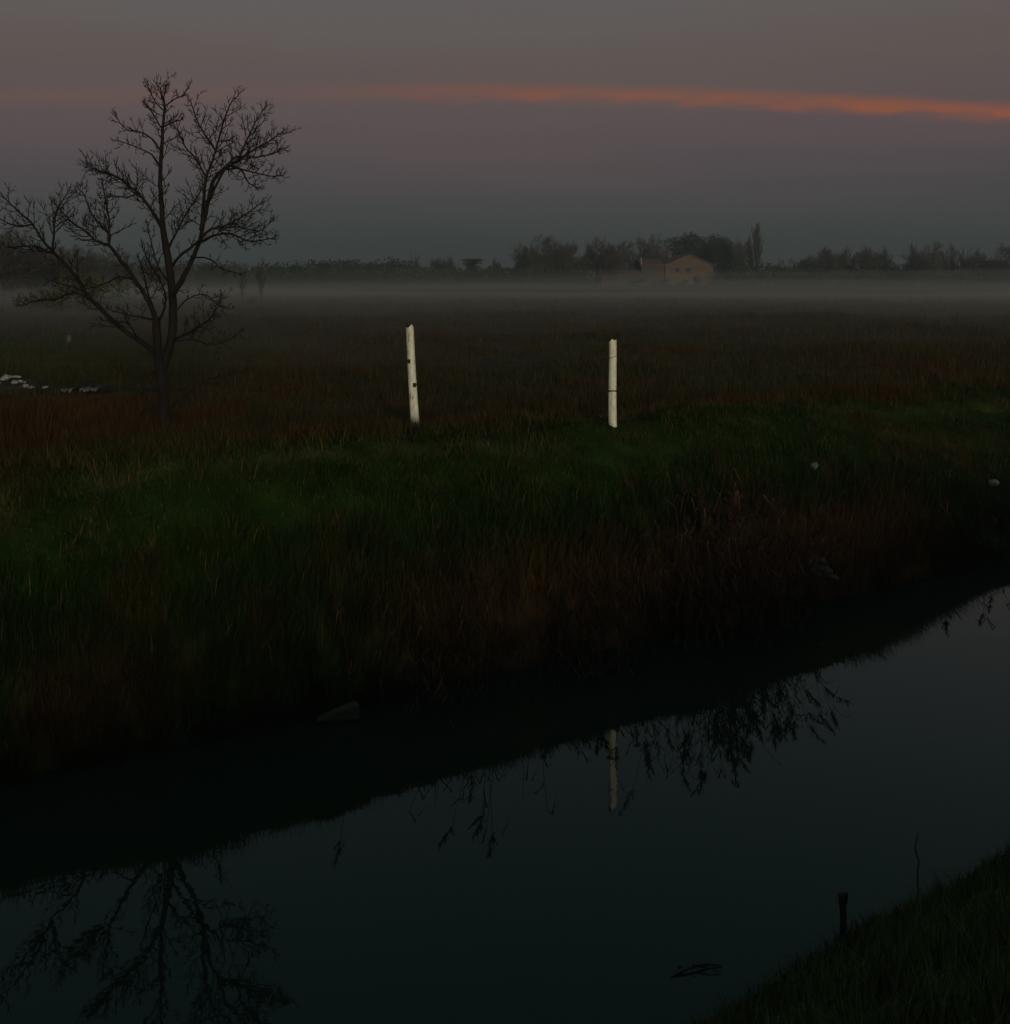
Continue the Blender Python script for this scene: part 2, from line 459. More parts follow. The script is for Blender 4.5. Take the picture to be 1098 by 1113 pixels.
def tint(x, y, j=.35):
    c = albedo(x, y); n = len(x)
    f = rng.uniform(1 - j, 1 + j, n)[:, None]
    dry = (rng.uniform(0, 1, n) < .05)[:, None]
    return np.where(dry, np.array([.075, .055, .022]), c) * f

# short turf of the far bank top
x, y = scatter(14000, -5, 24, .5, 4.2, 14, .06)
n1 = fbm(x * .8, y * .8, 101)
u, s = to_us(x, y)
rut = np.exp(-((s - 2.15 - .12 * np.sin(u * .6)) / .26) ** 2) + np.exp(-((s - 3.05) / .24) ** 2)
h = (.030 + .125 * n1 ** 1.5) * rng.uniform(.5, 1.4, len(x)) * (1 - .6 * np.clip(rut, 0, 1))
blades('bank_grass', x, y, h, rng.uniform(.003, .006, len(x)), tint(x, y), .95, 'short green turf along the top of the far bank')
x, y = scatter(16000, -5, 24, 1.2, 3.9, 14, .07)
n3 = fbm(x * 2.3, y * 2.3, 161)
cc = tint(x, y, .6); pale = rng.uniform(0, 1, len(x)) < .16 * n3
cc[pale] = np.array([.085, .072, .030]) * rng.uniform(.5, 1.2, (int(pale.sum()), 1))
blades('flattened_grass', x, y, (.025 + .06 * n3) * rng.uniform(.5, 1.5, len(x)), rng.uniform(.002, .0045, len(x)), cc, 1.05, 'low trodden grass and dry wisps along the track on the far bank')
# coarser tussocks standing out of the turf
x, y = scatter(420, -5, 24, .6, 4.0, 70, .10)
c = tint(x, y, .5); k = rng.uniform(0, 1, len(x)) < .22
c[k] = np.array([.080, .052, .020]) * rng.uniform(.5, 1.3, (int(k.sum()), 1))
blades('tussock_grass', x, y, (.07 + .20 * fbm(x * .7, y * .7, 171)) * rng.uniform(.4, 1.3, len(x)), rng.uniform(.003, .006, len(x)), c, .8, 'coarse tussocks scattered over the far bank')
# long dead grass hanging over the water's edge
x, y = scatter(4200, -5, 24, .02, 1.2, 14, .06)
u, s = to_us(x, y)
h = (.12 + .30 * fbm(x * .9, y * .9, 111)) * rng.uniform(.6, 1.3, len(x)) * np.where(u > 13, .6, 1)
blades('overhanging_grass', x, y, h, rng.uniform(.003, .006, len(x)), tint(x, y), .55,
       'long brownish dead grass hanging over the far waterline', leandir=(.16, -.27))
# rough brown grass of the field
xs, ys, hs, ws = [], [], [], []
for n, d0, d1, per, hh, w in ((6500, 11.5, 21, 18, .24, .005), (5500, 20, 34, 16, .24, .007), (5000, 33, 60, 12, .24, .012), (3000, 58, 100, 10, .26, .024)):
    d = np.sqrt(rng.uniform(d0 ** 2, d1 ** 2, n)); X = d * rng.uniform(-.52, .52, n)
    u, s = to_us(X, d); e = 3.3 + (fbm(X * .55, d * .55, 61) - .5) * 1.6 + .5 * sstep(u, 11, 16)
    k = s > e; X, d = X[k], d[k]
    cl = fbm(X * .35, d * .35, 121); k = rng.uniform(0, 1, len(X)) < sstep(cl, .25, .6) + .25; X, d, cl = X[k], d[k], cl[k]
    sp = .06 + .004 * d0
    X2 = np.repeat(X, per) + rng.normal(0, 1, len(X) * per) * sp; d2 = np.repeat(d, per) + rng.normal(0, 1, len(X) * per) * sp
    xs.append(X2); ys.append(d2); ws.append(w * rng.uniform(.5, 1.1, len(X2)))
    hs.append(hh * (.35 + 1.1 * np.repeat(cl, per)) * rng.uniform(.5, 1.35, len(X2)))
x, y, h, w = map(np.concatenate, (xs, ys, hs, ws))
blades('field_grass', x, y, h, w, tint(x, y), .6, 'rough reddish brown grass covering the field behind the posts')
# camera side bank
x, y = scatter(4200, 2.0, 13, -9.0, -4.7, 16, .05)
u, s = to_us(x, y); s = s - .075 * np.clip(u - 3.2, -6, 8) - .13
k = s < -5.30 + rng.normal(0, .05, len(s)); x, y, u, s = x[k], y[k], u[k], s[k]
h = (.08 + .24 * fbm(x * 1.1, y * 1.1, 131)) * (.45 + .55 * sstep(-s, 5.4, 6.3)) * rng.uniform(.5, 1.4, len(x))
c = np.where((rng.uniform(0, 1, len(x)) < .2)[:, None], np.array([.12, .10, .055]), tint(x, y))
blades('near_bank_grass', x, y, h, rng.uniform(.0022, .0045, len(x)), c, .75, 'tangled grass and dry stalks on the near bank')

# ------------------------------------------------------------------ the leafless tree on the far bank
TD = 15.0
tree_base = at(179, TD)
tree = empty('leafless_tree', tree_base, 'leafless spreading tree standing alone on the far bank left of the posts', 'tree')
PX = TD / FPX
def w2l(v): return v - tree_base

def smooth_path(P, sub=4):
    """Catmull-Rom through (x, y, z, r) rows"""
    P = np.asarray(P, float); out = []
    E = np.vstack([2 * P[0] - P[1], P, 2 * P[-1] - P[-2]])
    for i in range(1, len(E) - 2):
        for k in range(sub):
            t = k / sub; a, b, c, d = E[i - 1:i + 3]
            out.append(.5 * ((2 * b) + (c - a) * t + (2 * a - 5 * b + 4 * c - d) * t * t + (3 * b - a - 3 * c + d) * t ** 3))
    out.append(P[-1]); return np.array(out)

def limb_path(pts, r0, r1, dy0, dy1, wob=.5):
    n = len(pts); rows = []
    for i, (a, b) in enumerate(pts):
        t = i / (n - 1); v = w2l(pt(a, b, TD + dy0 + (dy1 - dy0) * t ** 1.2 + (random.uniform(-.06, .06) if 0 < i < n - 1 else 0)))
        rows.append((*v, (r0 + (r1 - r0) * t ** .8) * PX))
    P = smooth_path(rows, 5)
    P[1:-1, :3] += rng.normal(0, .0045 * wob, (len(P) - 2, 3))
    P[:, 3] = np.maximum(P[:, 3] * .64, .0048)
    return P

def twig(mb, p, d, L_, r, depth, up=.55):
    n = max(4, int(L_ / .045)); q = Vector(p); d = Vector(d).normalized(); pts, rad, dirs = [q.copy()], [r], [d.copy()]
    bend = Vector((random.gauss(0, .5), random.gauss(0, .5), random.gauss(0, .3)))
    for i in range(n):
        t = (i + 1) / n
        d = (d + Vector((0, 0, up * 2.4 / n)) * (t ** .7) + bend * (.8 / n) + Vector([random.gauss(0, .10) for _ in range(3)])).normalized()
        q = q + d * (L_ / n); pts.append(q.copy()); rad.append(r * (1 - .6 * t)); dirs.append(d.copy())
    rad[-1] = rad[-2] * 1.25                                     # swollen end bud
    mb.tube(pts, rad, 4 if r > .006 else 3)
    if depth > 0:
        k = max(2, int(L_ / .088)); side = random.choice((-1, 1))
        for j in range(k):
            t = .22 + .74 * (j + random.random() * .6) / k; i = min(int(t * n), n)
            ax = dirs[i].cross(Vector((random.gauss(0, .6), 1, random.gauss(0, .6)))); side = -side
            if ax.length < .01: continue
            nd = (Matrix.Rotation(side * R(random.uniform(28, 62)), 3, Vector((random.gauss(0, .5), 1, random.gauss(0, .3))).normalized()) @ dirs[i])
            twig(mb, pts[i], nd, L_ * random.uniform(.30, .62) * (1.15 - .5 * t), max(r * .70, .0050), depth - 1, up * .8)

def make_limb(pts, r0, r1, dy0, dy1, n_tw, tl, start=.25, up=.55, bark='bark', name='limb'):
    P = limb_path(pts, r0, r1, dy0, dy1)
    mb = MB(); mb.tube([r[:3] for r in P], list(P[:, 3]), 8 if r0 > 4 else 6)
    lo = mb.build(name, M[bark], tree)
    tw = MB(); seg = len(P) - 1; side = 1
    for j in range(n_tw):
        t = start + (1 - start) * (j + random.random() * .7) / n_tw; f = min(t * seg, seg - .01); i = int(f)
        a, b = P[i], P[i + 1]; v = a + (b - a) * (f - i); d = Vector(b[:3] - a[:3]).normalized(); side = -side
        axis = Vector((random.gauss(0, .45), 1, random.gauss(0, .3))).normalized()
        nd = Matrix.Rotation(side * R(random.uniform(32, 68)), 3, axis) @ d
        twig(tw, v[:3], nd, tl * random.uniform(.45, 1.15) * (1.15 - .45 * t), min(max(v[3] * .6, .0055), .0085), 2, up)
    # the limb's own end breaks into a few twigs
    d = Vector(P[-1, :3] - P[-3, :3]).normalized()
    for j in range(3):
        nd = Matrix.Rotation(R(random.uniform(-35, 35)), 3, Vector((random.gauss(0, .4), 1, 0)).normalized()) @ d
        twig(tw, P[-1, :3], nd, tl * random.uniform(.3, .6), .005, 1, up)
    if tw.v: tw.build('twigs', M['twig'], lo)
    return lo

# trunk: base flare to the fork, then the main leader
mb = MB()
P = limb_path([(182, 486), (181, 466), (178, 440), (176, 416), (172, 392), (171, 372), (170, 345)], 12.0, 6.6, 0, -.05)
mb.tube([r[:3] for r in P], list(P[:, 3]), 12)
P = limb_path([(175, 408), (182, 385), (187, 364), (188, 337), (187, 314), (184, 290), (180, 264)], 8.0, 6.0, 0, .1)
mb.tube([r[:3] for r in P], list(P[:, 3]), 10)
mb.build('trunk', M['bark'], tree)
LIMBS = [  # points in photo pixels, start / end radius in pixels, depth offsets, twigs, twig length
    ([(180, 266), (177, 246), (176, 226), (174, 194), (176, 160), (177, 139), (179, 115), (176, 104), (174, 95)], 5.8, 1.0, .1, .25, 26, .42, .12),
    ([(189, 318), (195, 309), (203, 294), (211, 277), (218, 258), (220, 236), (222, 210), (225, 190), (232, 172), (237, 154), (245, 126), (252, 110)], 5.8, 1.0, .05, -.35, 30, .42, .40),
    ([(219, 250), (226, 220), (232, 196), (245, 183), (257, 176), (277, 162), (292, 154), (303, 146)], 4.4, 1.0, -.1, .5, 30, .42, .38),
    ([(257, 177), (267, 156), (277, 134), (287, 118)], 2.2, .9, .1, .45, 14, .36, .1),
    ([(228, 216), (242, 188), (256, 171), (275, 171), (294, 168), (306, 162)], 2.4, .9, -.1, -.7, 18, .34, .25),
    ([(247, 184), (261, 184), (270, 198), (280, 204)], 2.0, .9, .05, .4, 9, .26, .2),
    ([(252, 181), (275, 187), (293, 191), (307, 191)], 1.8, .8, .05, -.4, 11, .28, .2),
    ([(219, 258), (230, 249), (246, 245), (267, 233), (283, 221)], 2.8, .9, -.2, .5, 20, .38, .2),
    ([(220, 262), (233, 256), (251, 254), (272, 262), (296, 259)], 2.8, .9, -.2, -.8, 20, .34, .2),
    ([(246, 247), (262, 247), (281, 251), (295, 240)], 1.9, .8, 0, .3, 13, .30, .1),
    ([(210, 280), (222, 280), (232, 284), (241, 292), (259, 297)], 1.8, .8, -.05, -.6, 8, .22, .35),
    ([(187, 289), (198, 276), (209, 268), (219, 259)], 2.6, 1.8, .1, -.15, 5, .3, .2),
    ([(182, 272), (190, 256), (196, 244), (203, 231), (217, 210)], 2.4, .9, .1, .7, 17, .36, .2),
    ([(225, 195), (214, 174), (202, 160), (193, 141)], 2.0, .9, -.2, -.7, 13, .34, .15),
    ([(234, 163), (222, 145), (214, 130), (208, 112)], 2.0, .9, -.2, .3, 13, .34, .1),
    ([(177, 250), (166, 230), (150, 210), (130, 194), (113, 187), (99, 183)], 3.6, 1.0, .15, -.5, 26, .42, .2),
    ([(150, 210), (139, 214), (124, 213), (112, 215)], 1.6, .7, -.1, -.5, 7, .24, .3),
    ([(175, 164), (165, 151), (152, 143), (138, 141), (126, 127)], 1.9, .8, .2, -.3, 10, .26, .3),
    ([(174, 181), (165, 168), (153, 162), (142, 157), (127, 153)], 1.7, .8, .2, .8, 8, .24, .35),
    ([(177, 142), (170, 130), (163, 118), (158, 112)], 1.6, .8, .2, .5, 9, .26, .2),
    ([(177, 138), (188, 133), (198, 130)], 1.5, .8, .2, -.3, 6, .24, .2),
    ([(179, 116), (189, 108), (199, 103), (206, 92)], 1.5, .8, .22, .6, 7, .22, .2),
    ([(178, 120), (170, 112), (164, 101), (159, 91)], 1.3, .8, .22, -.2, 6, .2, .2),
    ([(170, 349), (162, 328), (150, 309), (134, 286), (118, 266)], 4.6, 2.6, -.05, -.3, 13, .34, .2),
    ([(118, 266), (105, 262), (91, 250), (77, 240), (62, 224)], 2.4, .9, -.3, -.7, 20, .36, .1),
    ([(118, 266), (119, 254), (112, 247), (100, 233), (92, 213), (85, 205)], 2.3, .9, -.3, .3, 18, .36, .1),
    ([(118, 262), (119, 241), (116, 224), (112, 203)], 2.1, .9, -.3, -.1, 13, .36, .15),
    ([(172, 386), (160, 376), (130, 355), (97, 323), (83, 301), (63, 279), (47, 262), (34, 242), (20, 230), (8, 218)], 4.8, 1.0, 0, -.9, 28, .40, .22),
    ([(57, 273), (59, 250), (61, 230), (73, 210)], 2.2, .9, -.5, -.2, 16, .38, .2),
    ([(35, 244), (22, 246), (10, 243), (-3, 236)], 1.7, .8, -.7, -1.1, 8, .28, .2),
    ([(61, 277), (45, 270), (30, 267), (14, 269)], 1.7, .8, -.6, -1.3, 10, .26, .2),
    ([(98, 325), (80, 318), (62, 325), (44, 326), (24, 332)], 2.0, .8, -.35, -1.0, 16, .28, .2),
    ([(92, 318), (80, 312), (66, 308), (52, 304)], 1.6, .8, -.35, .2, 9, .24, .2),
    ([(83, 302), (84, 288), (84, 276)], 1.3, .7, -.4, -.2, 4, .2, .2),
    ([(146, 304), (130, 301), (112, 309), (94, 314)], 1.8, .8, -.15, .5, 10, .26, .2),
    ([(168, 348), (155, 345), (138, 342), (118, 336)], 1.9, .8, 0, .7, 10, .28, .25),
    ([(150, 368), (140, 352), (128, 350), (112, 348)], 1.5, .8, -.1, -.9, 9, .26, .2),
    ([(172, 350), (180, 330), (176, 308), (165, 290), (156, 272)], 2.4, .9, -.05, -.8, 16, .34, .2),
    ([(168, 338), (160, 316), (156, 296), (150, 282)], 1.8, .8, -.05, .7, 10, .30, .2),
    ([(189, 369), (203, 363), (217, 354), (231, 343), (240, 325)], 2.6, .9, 0, -.4, 20, .34, .15),
    ([(188, 371), (208, 369), (228, 374), (246, 371), (260, 362)], 1.8, .8, 0, .7, 12, .28, .2),
    ([(190, 340), (204, 325), (222, 320), (238, 332), (250, 336)], 1.5, .7, 0, .5, 9, .26, .2),
    ([(180, 448), (201, 430), (225, 413), (250, 407), (272, 400)], 2.0, .8, 0, -.5, 13, .26, .2),
    ([(172, 400), (160, 408), (146, 410), (128, 402)], 1.6, .8, 0, -.5, 8, .26, .2),
    ([(177, 426), (160, 424), (148, 430), (136, 424)], 1.4, .7, 0, .5, 7, .24, .2),
    ([(183, 306), (172, 290), (164, 262), (160, 244)], 1.7, .8, .1, .8, 10, .3, .25),
]
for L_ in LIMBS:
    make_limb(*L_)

# ------------------------------------------------------------------ the two white posts
def post(px_b, py_b, px_t, py_t, d, wid, label, build_parts):
    X = (px_b - CX) * d / FPX; gz = float(height(X, d))
    base = Vector((X, d, gz - .12)); top_ = pt(px_t, py_t, d)
    o = empty('fence_post', base, label, 'post', 'white posts on the far bank')
    ax = top_ - base; H = ax.length; dirn = ax.normalized()
    r = wid / 2 * d / FPX; n = 18; mb = MB(); rows = 26
    rr = random.Random(int(px_b))
    ph = [rr.uniform(0, 6.28) for _ in range(4)]
    for i in range(rows + 1):
        t = i / rows
        for k in range(n):
            a = 2 * math.pi * k / n
            q = r * (1.04 - .06 * t) * (1 + .035 * math.sin(2 * a + ph[0] + 2 * t) + .025 * math.sin(3 * a + ph[1] - 5 * t) + rr.gauss(0, .008))
            e = 0
            if i == rows: e = -.035 * abs(math.sin(a * 1.5 + ph[2])) - rr.uniform(0, .018) + .012 * math.cos(a)
            mb.v.append(Vector((math.cos(a) * q, math.sin(a) * q, 0)) + dirn * (H * t + e) + Vector((.006 * math.sin(t * 5 + ph[3]), 0, 0)))
    for i in range(rows):
        for k in range(n):
            k2 = (k + 1) % n
            mb.f.append((i * n + k, i * n + k2, (i + 1) * n + k2, (i + 1) * n + k))
    mb.build('shaft', M['post'], o)
    # broken, rotten end grain set a little into the shaft's top
    en = MB(); c = len(en.v)
    en.v.append(dirn * (H - .05))
    for k in range(n):
        a = 2 * math.pi * k / n; en.v.append(Vector((math.cos(a) * r * .95, math.sin(a) * r * .95, 0)) + dirn * (H - .030 + rr.uniform(-.012, .028)))
    for k in range(n): en.f.append((0, 1 + k, 1 + (k + 1) % n))
    for k in range(7):
        a = rr.uniform(0, 6.28); q = r * rr.uniform(.3, .85)
        en.tube([Vector((math.cos(a) * q, math.sin(a) * q, 0)) + dirn * (H - .06), Vector((math.cos(a) * q * 1.05, math.sin(a) * q, 0)) + dirn * (H + rr.uniform(-.01, .022))], [.010, .004], 5)
    en.build('rotten_top', M['rot'], o, smooth=False)
    build_parts(o, dirn, H, r)
    return o

def brackets(o, dirn, H, r):
    for f, side in ((.675, -1), (.465, 1)):
        mb = MB(); c = dirn * (H * f)
        mb.box(c + Vector((side * r * .50, -r * .90, 0)), (.046, .034, .062))
        mb.tube([c + Vector((side * r * .5, -r * 1.1, .0)), c + Vector((side * r * .9, -r * 1.1, .006)), c + Vector((side * (r + .008), -r * .8, .020))], [.008, .007, .006], 6)
        mb.build('iron_staple', M['iron'], o, smooth=False)

def wire(o, dirn, H, r):
    for f, sag in ((.455, .012),):
        mb = MB(); ring = [dirn * (H * f) + Vector((math.cos(a) * (r + .007), math.sin(a) * (r + .007), sag * math.sin(a) - .010 * math.cos(a * 2))) for a in np.linspace(0, 2 * math.pi, 25)]
        mb.tube(ring, [.0095] * len(ring), 6)
        c = dirn * (H * f)
        mb.tube([c + Vector((-r * .8, -r * .5, -.01)), c + Vector((-r - .022, -r * .3, .002)), c + Vector((-r - .03, -.01, .014))], [.009, .008, .006], 6)
        mb.tube([c + Vector((r * .8, -r * .5, .0)), c + Vector((r + .022, -r * .3, .004)), c + Vector((r + .028, -.01, -.010))], [.009, .008, .006], 6)
        mb.build('wire_tie', M['iron'], o)
    mb = MB(); ring = [dirn * (H * .80) + Vector((math.cos(a) * (r + .001), math.sin(a) * (r + .001), .02 * math.cos(a))) for a in np.linspace(-2.6, -.3, 12)]
    mb.tube(ring, [.004] * 12, 5); mb.build('wire_scrap', M['iron'], o)

post(452, 467, 445.0, 352.5, 16.6, 9.0, 'taller white post leaning left, with two dark iron staples', brackets)
post(666.5, 463, 665.5, 367, 15.2, 8.8, 'shorter upright white post with a dark wire tied round its middle', wire)

# ------------------------------------------------------------------ far trees
def leaf_cloud(n, blobs, size):
    """many small leaf-clump faces spread through uneven blobs: (centre, radii)"""
    wts = np.array([b[1][0] * b[1][1] * b[1][2] for b in blobs]); wts = wts / wts.sum()
    ch = rng.choice(len(blobs), n, p=wts); C_ = np.array([b[0] for b in blobs])[ch]; Rr = np.array([b[1] for b in blobs])[ch]
    d = rng.normal(0, 1, (n, 3)); d /= np.linalg.norm(d, axis=1)[:, None]
    p = C_ + d * Rr * (rng.uniform(0, 1, n) ** .45)[:, None] * rng.uniform(.8, 1.12, n)[:, None]
    a = rng.normal(0, 1, (n, 3)); a /= np.linalg.norm(a, axis=1)[:, None]
    b = np.cross(a, rng.normal(0, 1, (n, 3))); b /= np.linalg.norm(b, axis=1)[:, None]
    s_ = size * rng.uniform(.5, 1.4, n)[:, None]
    v = np.stack([p - a * s_, p + b * s_ * .6, p + a * s_, p - b * s_ * .6], 1).reshape(-1, 3)
    i = np.arange(n, dtype=np.int32) * 4
    return v, np.stack([i, i + 1, i + 2, i + 3], -1)

def grow_branch(tm, cm, p, d, L_, r, lev, spread, up, dens):
    n = 5; q = Vector(p); pts, rad = [q.copy()], [r]; dirs = [d]
    for i in range(n):
        d = (d + Vector([random.gauss(0, .10) for _ in range(3)]) + Vector((0, 0, up / n))).normalized()
        q = q + d * (L_ / n); pts.append(q.copy()); rad.append(r * (1 - .7 * (i + 1) / n)); dirs.append(d)
    (tm if lev >= 2 else cm).tube(pts, rad, 5 if lev >= 2 else 3, cap=False)
    if lev == 0: return
    k = dens[lev]
    for j in range(k):
        t = .25 + .75 * (j + random.random()) / k; i = min(int(t * n), n); a = random.uniform(0, 2 * math.pi)
        side = dirs[i].cross(Vector((math.cos(a), math.sin(a), .2))).normalized()
        nd = (dirs[i] * (1 - spread * .6) + side * spread).normalized()
        grow_branch(tm, cm, pts[i], nd, L_ * random.uniform(.42, .68) * (1.15 - .45 * t), max(r * .5 * (1.1 - .5 * t), .026), lev - 1, spread, up * 1.1, dens)

def bare_proto(H, spread, up, dens, stems=1, label='', trunk_frac=.55):
    """unit height about H; children trunk and crown"""
    o = empty('bare_tree', (0, 0, 0), label, 'tree')
    tm, cm = MB(), MB()
    for k in range(stems):
        a = random.uniform(0, 6.28); tilt = .0 if stems == 1 else random.uniform(.1, .35)
        d = Vector((math.cos(a) * tilt, math.sin(a) * tilt, 1)).normalized()
        grow_branch(tm, cm, Vector((math.cos(a) * .15 * (stems > 1), math.sin(a) * .15 * (stems > 1), -.3)), d, H * random.uniform(.75, .92), H * .018, 3, spread, up, dens)
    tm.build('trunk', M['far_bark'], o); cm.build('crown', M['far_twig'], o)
    return o

def leafy_proto(name, H, blobs, n, size, mat, trunk=True, cat='tree'):
    o = empty(name, (0, 0, 0), '', cat)
    if trunk:
        mb = MB(); mb.tube([(0, 0, -.3), (.06, .02, H * .4), (0, .05, H * .8)], [H * .028, H * .02, H * .008], 7); mb.build('trunk', M['far_bark'], o)
        for k in range(4): mb.v  # limbs are hidden in the crown
    v, qd = leaf_cloud(n, blobs, size)
    link_mesh('crown', mesh_np('crown', v, quads=qd), M[mat], o)
    return o

D3 = {3: 15, 2: 9, 1: 6, 0: 0}
protos = {
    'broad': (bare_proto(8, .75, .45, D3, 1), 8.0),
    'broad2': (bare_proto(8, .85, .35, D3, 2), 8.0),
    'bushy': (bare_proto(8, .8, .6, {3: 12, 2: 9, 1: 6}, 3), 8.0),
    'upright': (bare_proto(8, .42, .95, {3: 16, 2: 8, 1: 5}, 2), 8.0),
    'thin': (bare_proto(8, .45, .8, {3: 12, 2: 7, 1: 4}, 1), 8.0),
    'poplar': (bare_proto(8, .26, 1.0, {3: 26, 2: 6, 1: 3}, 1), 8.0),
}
def blobset(k, R_, zc, rad, flat=.8):
    return [((random.gauss(0, R_ * .5), random.gauss(0, R_ * .5), zc + random.gauss(0, R_ * .3)), (rad * random.uniform(.6, 1.1), rad * random.uniform(.6, 1.1), rad * flat * random.uniform(.6, 1.1))) for _ in range(k)]
protos['oak'] = (leafy_proto('evergreen_tree', 8, blobset(12, 2.6, 5.0, 1.9), 3800, .17, 'evergreen'), 8.0)
protos['conifer'] = (leafy_proto('conifer_tree', 8, [((random.gauss(0, .25), random.gauss(0, .25), 1 + i * .62), (1.7 - i * .12 + random.uniform(-.3, .3),) * 2 + (.6,)) for i in range(11)], 2600, .17, 'evergreen'), 8.0)
protos['umbrella'] = (leafy_proto('umbrella_pine', 8, [((0, 0, 7.2), (3.9, 3.2, .42)), ((-1.2, 0, 6.5), (2.4, 2.2, .6)), ((1.3, .3, 6.2), (2.0, 2, .6)), ((0, 0, 5.0), (2.4, 2.4, 1.2)), ((-.4, 0, 3.2), (2.9, 2.6, 1.7))], 3000, .2, 'evergreen'), 8.0)
protos['cypress'] = (leafy_proto('cypress_tree', 8, [((0, 0, 1 + i * .75), (.9 - i * .08, .9 - i * .08, .8)) for i in range(9)], 1500, .14, 'evergreen'), 8.0)
protos['bush'] = (leafy_proto('bush', 4, blobset(9, 2.2, 1.7, 1.5, .9), 1700, .16, 'evergreen', trunk=True, cat='bush'), 3.4)
protos['olive'] = (leafy_proto('leafy_bush', 5, blobset(11, 2.4, 2.2, 1.7, .9), 2600, .15, 'ivy', trunk=True, cat='bush'), 4.4)
used = set()

for k_, (o_, _h) in list(protos.items()):
    zs = [v.co.z for ch in o_.children for v in ch.data.vertices]
    protos[k_] = (o_, float(np.percentile(zs, 99.7)))

def plant(kind, px_, ytop, d, label, group, wx=1.0, rz=None):
    src, H0 = protos[kind]
    o = src if kind not in used else copy_tree(src)
    used.add(kind)
    b_ = at(px_, d); Ht = HC - (ytop - HOR) * d / FPX - b_.z
    s_ = Ht / H0
    o.location = b_ - Vector((0, 0, .1)); o.scale = (s_ * wx, s_ * wx, s_)
    o.rotation_euler = (0, 0, rz if rz is not None else random.uniform(0, 6.28))
    o['label'] = label; o['group'] = group
    return o

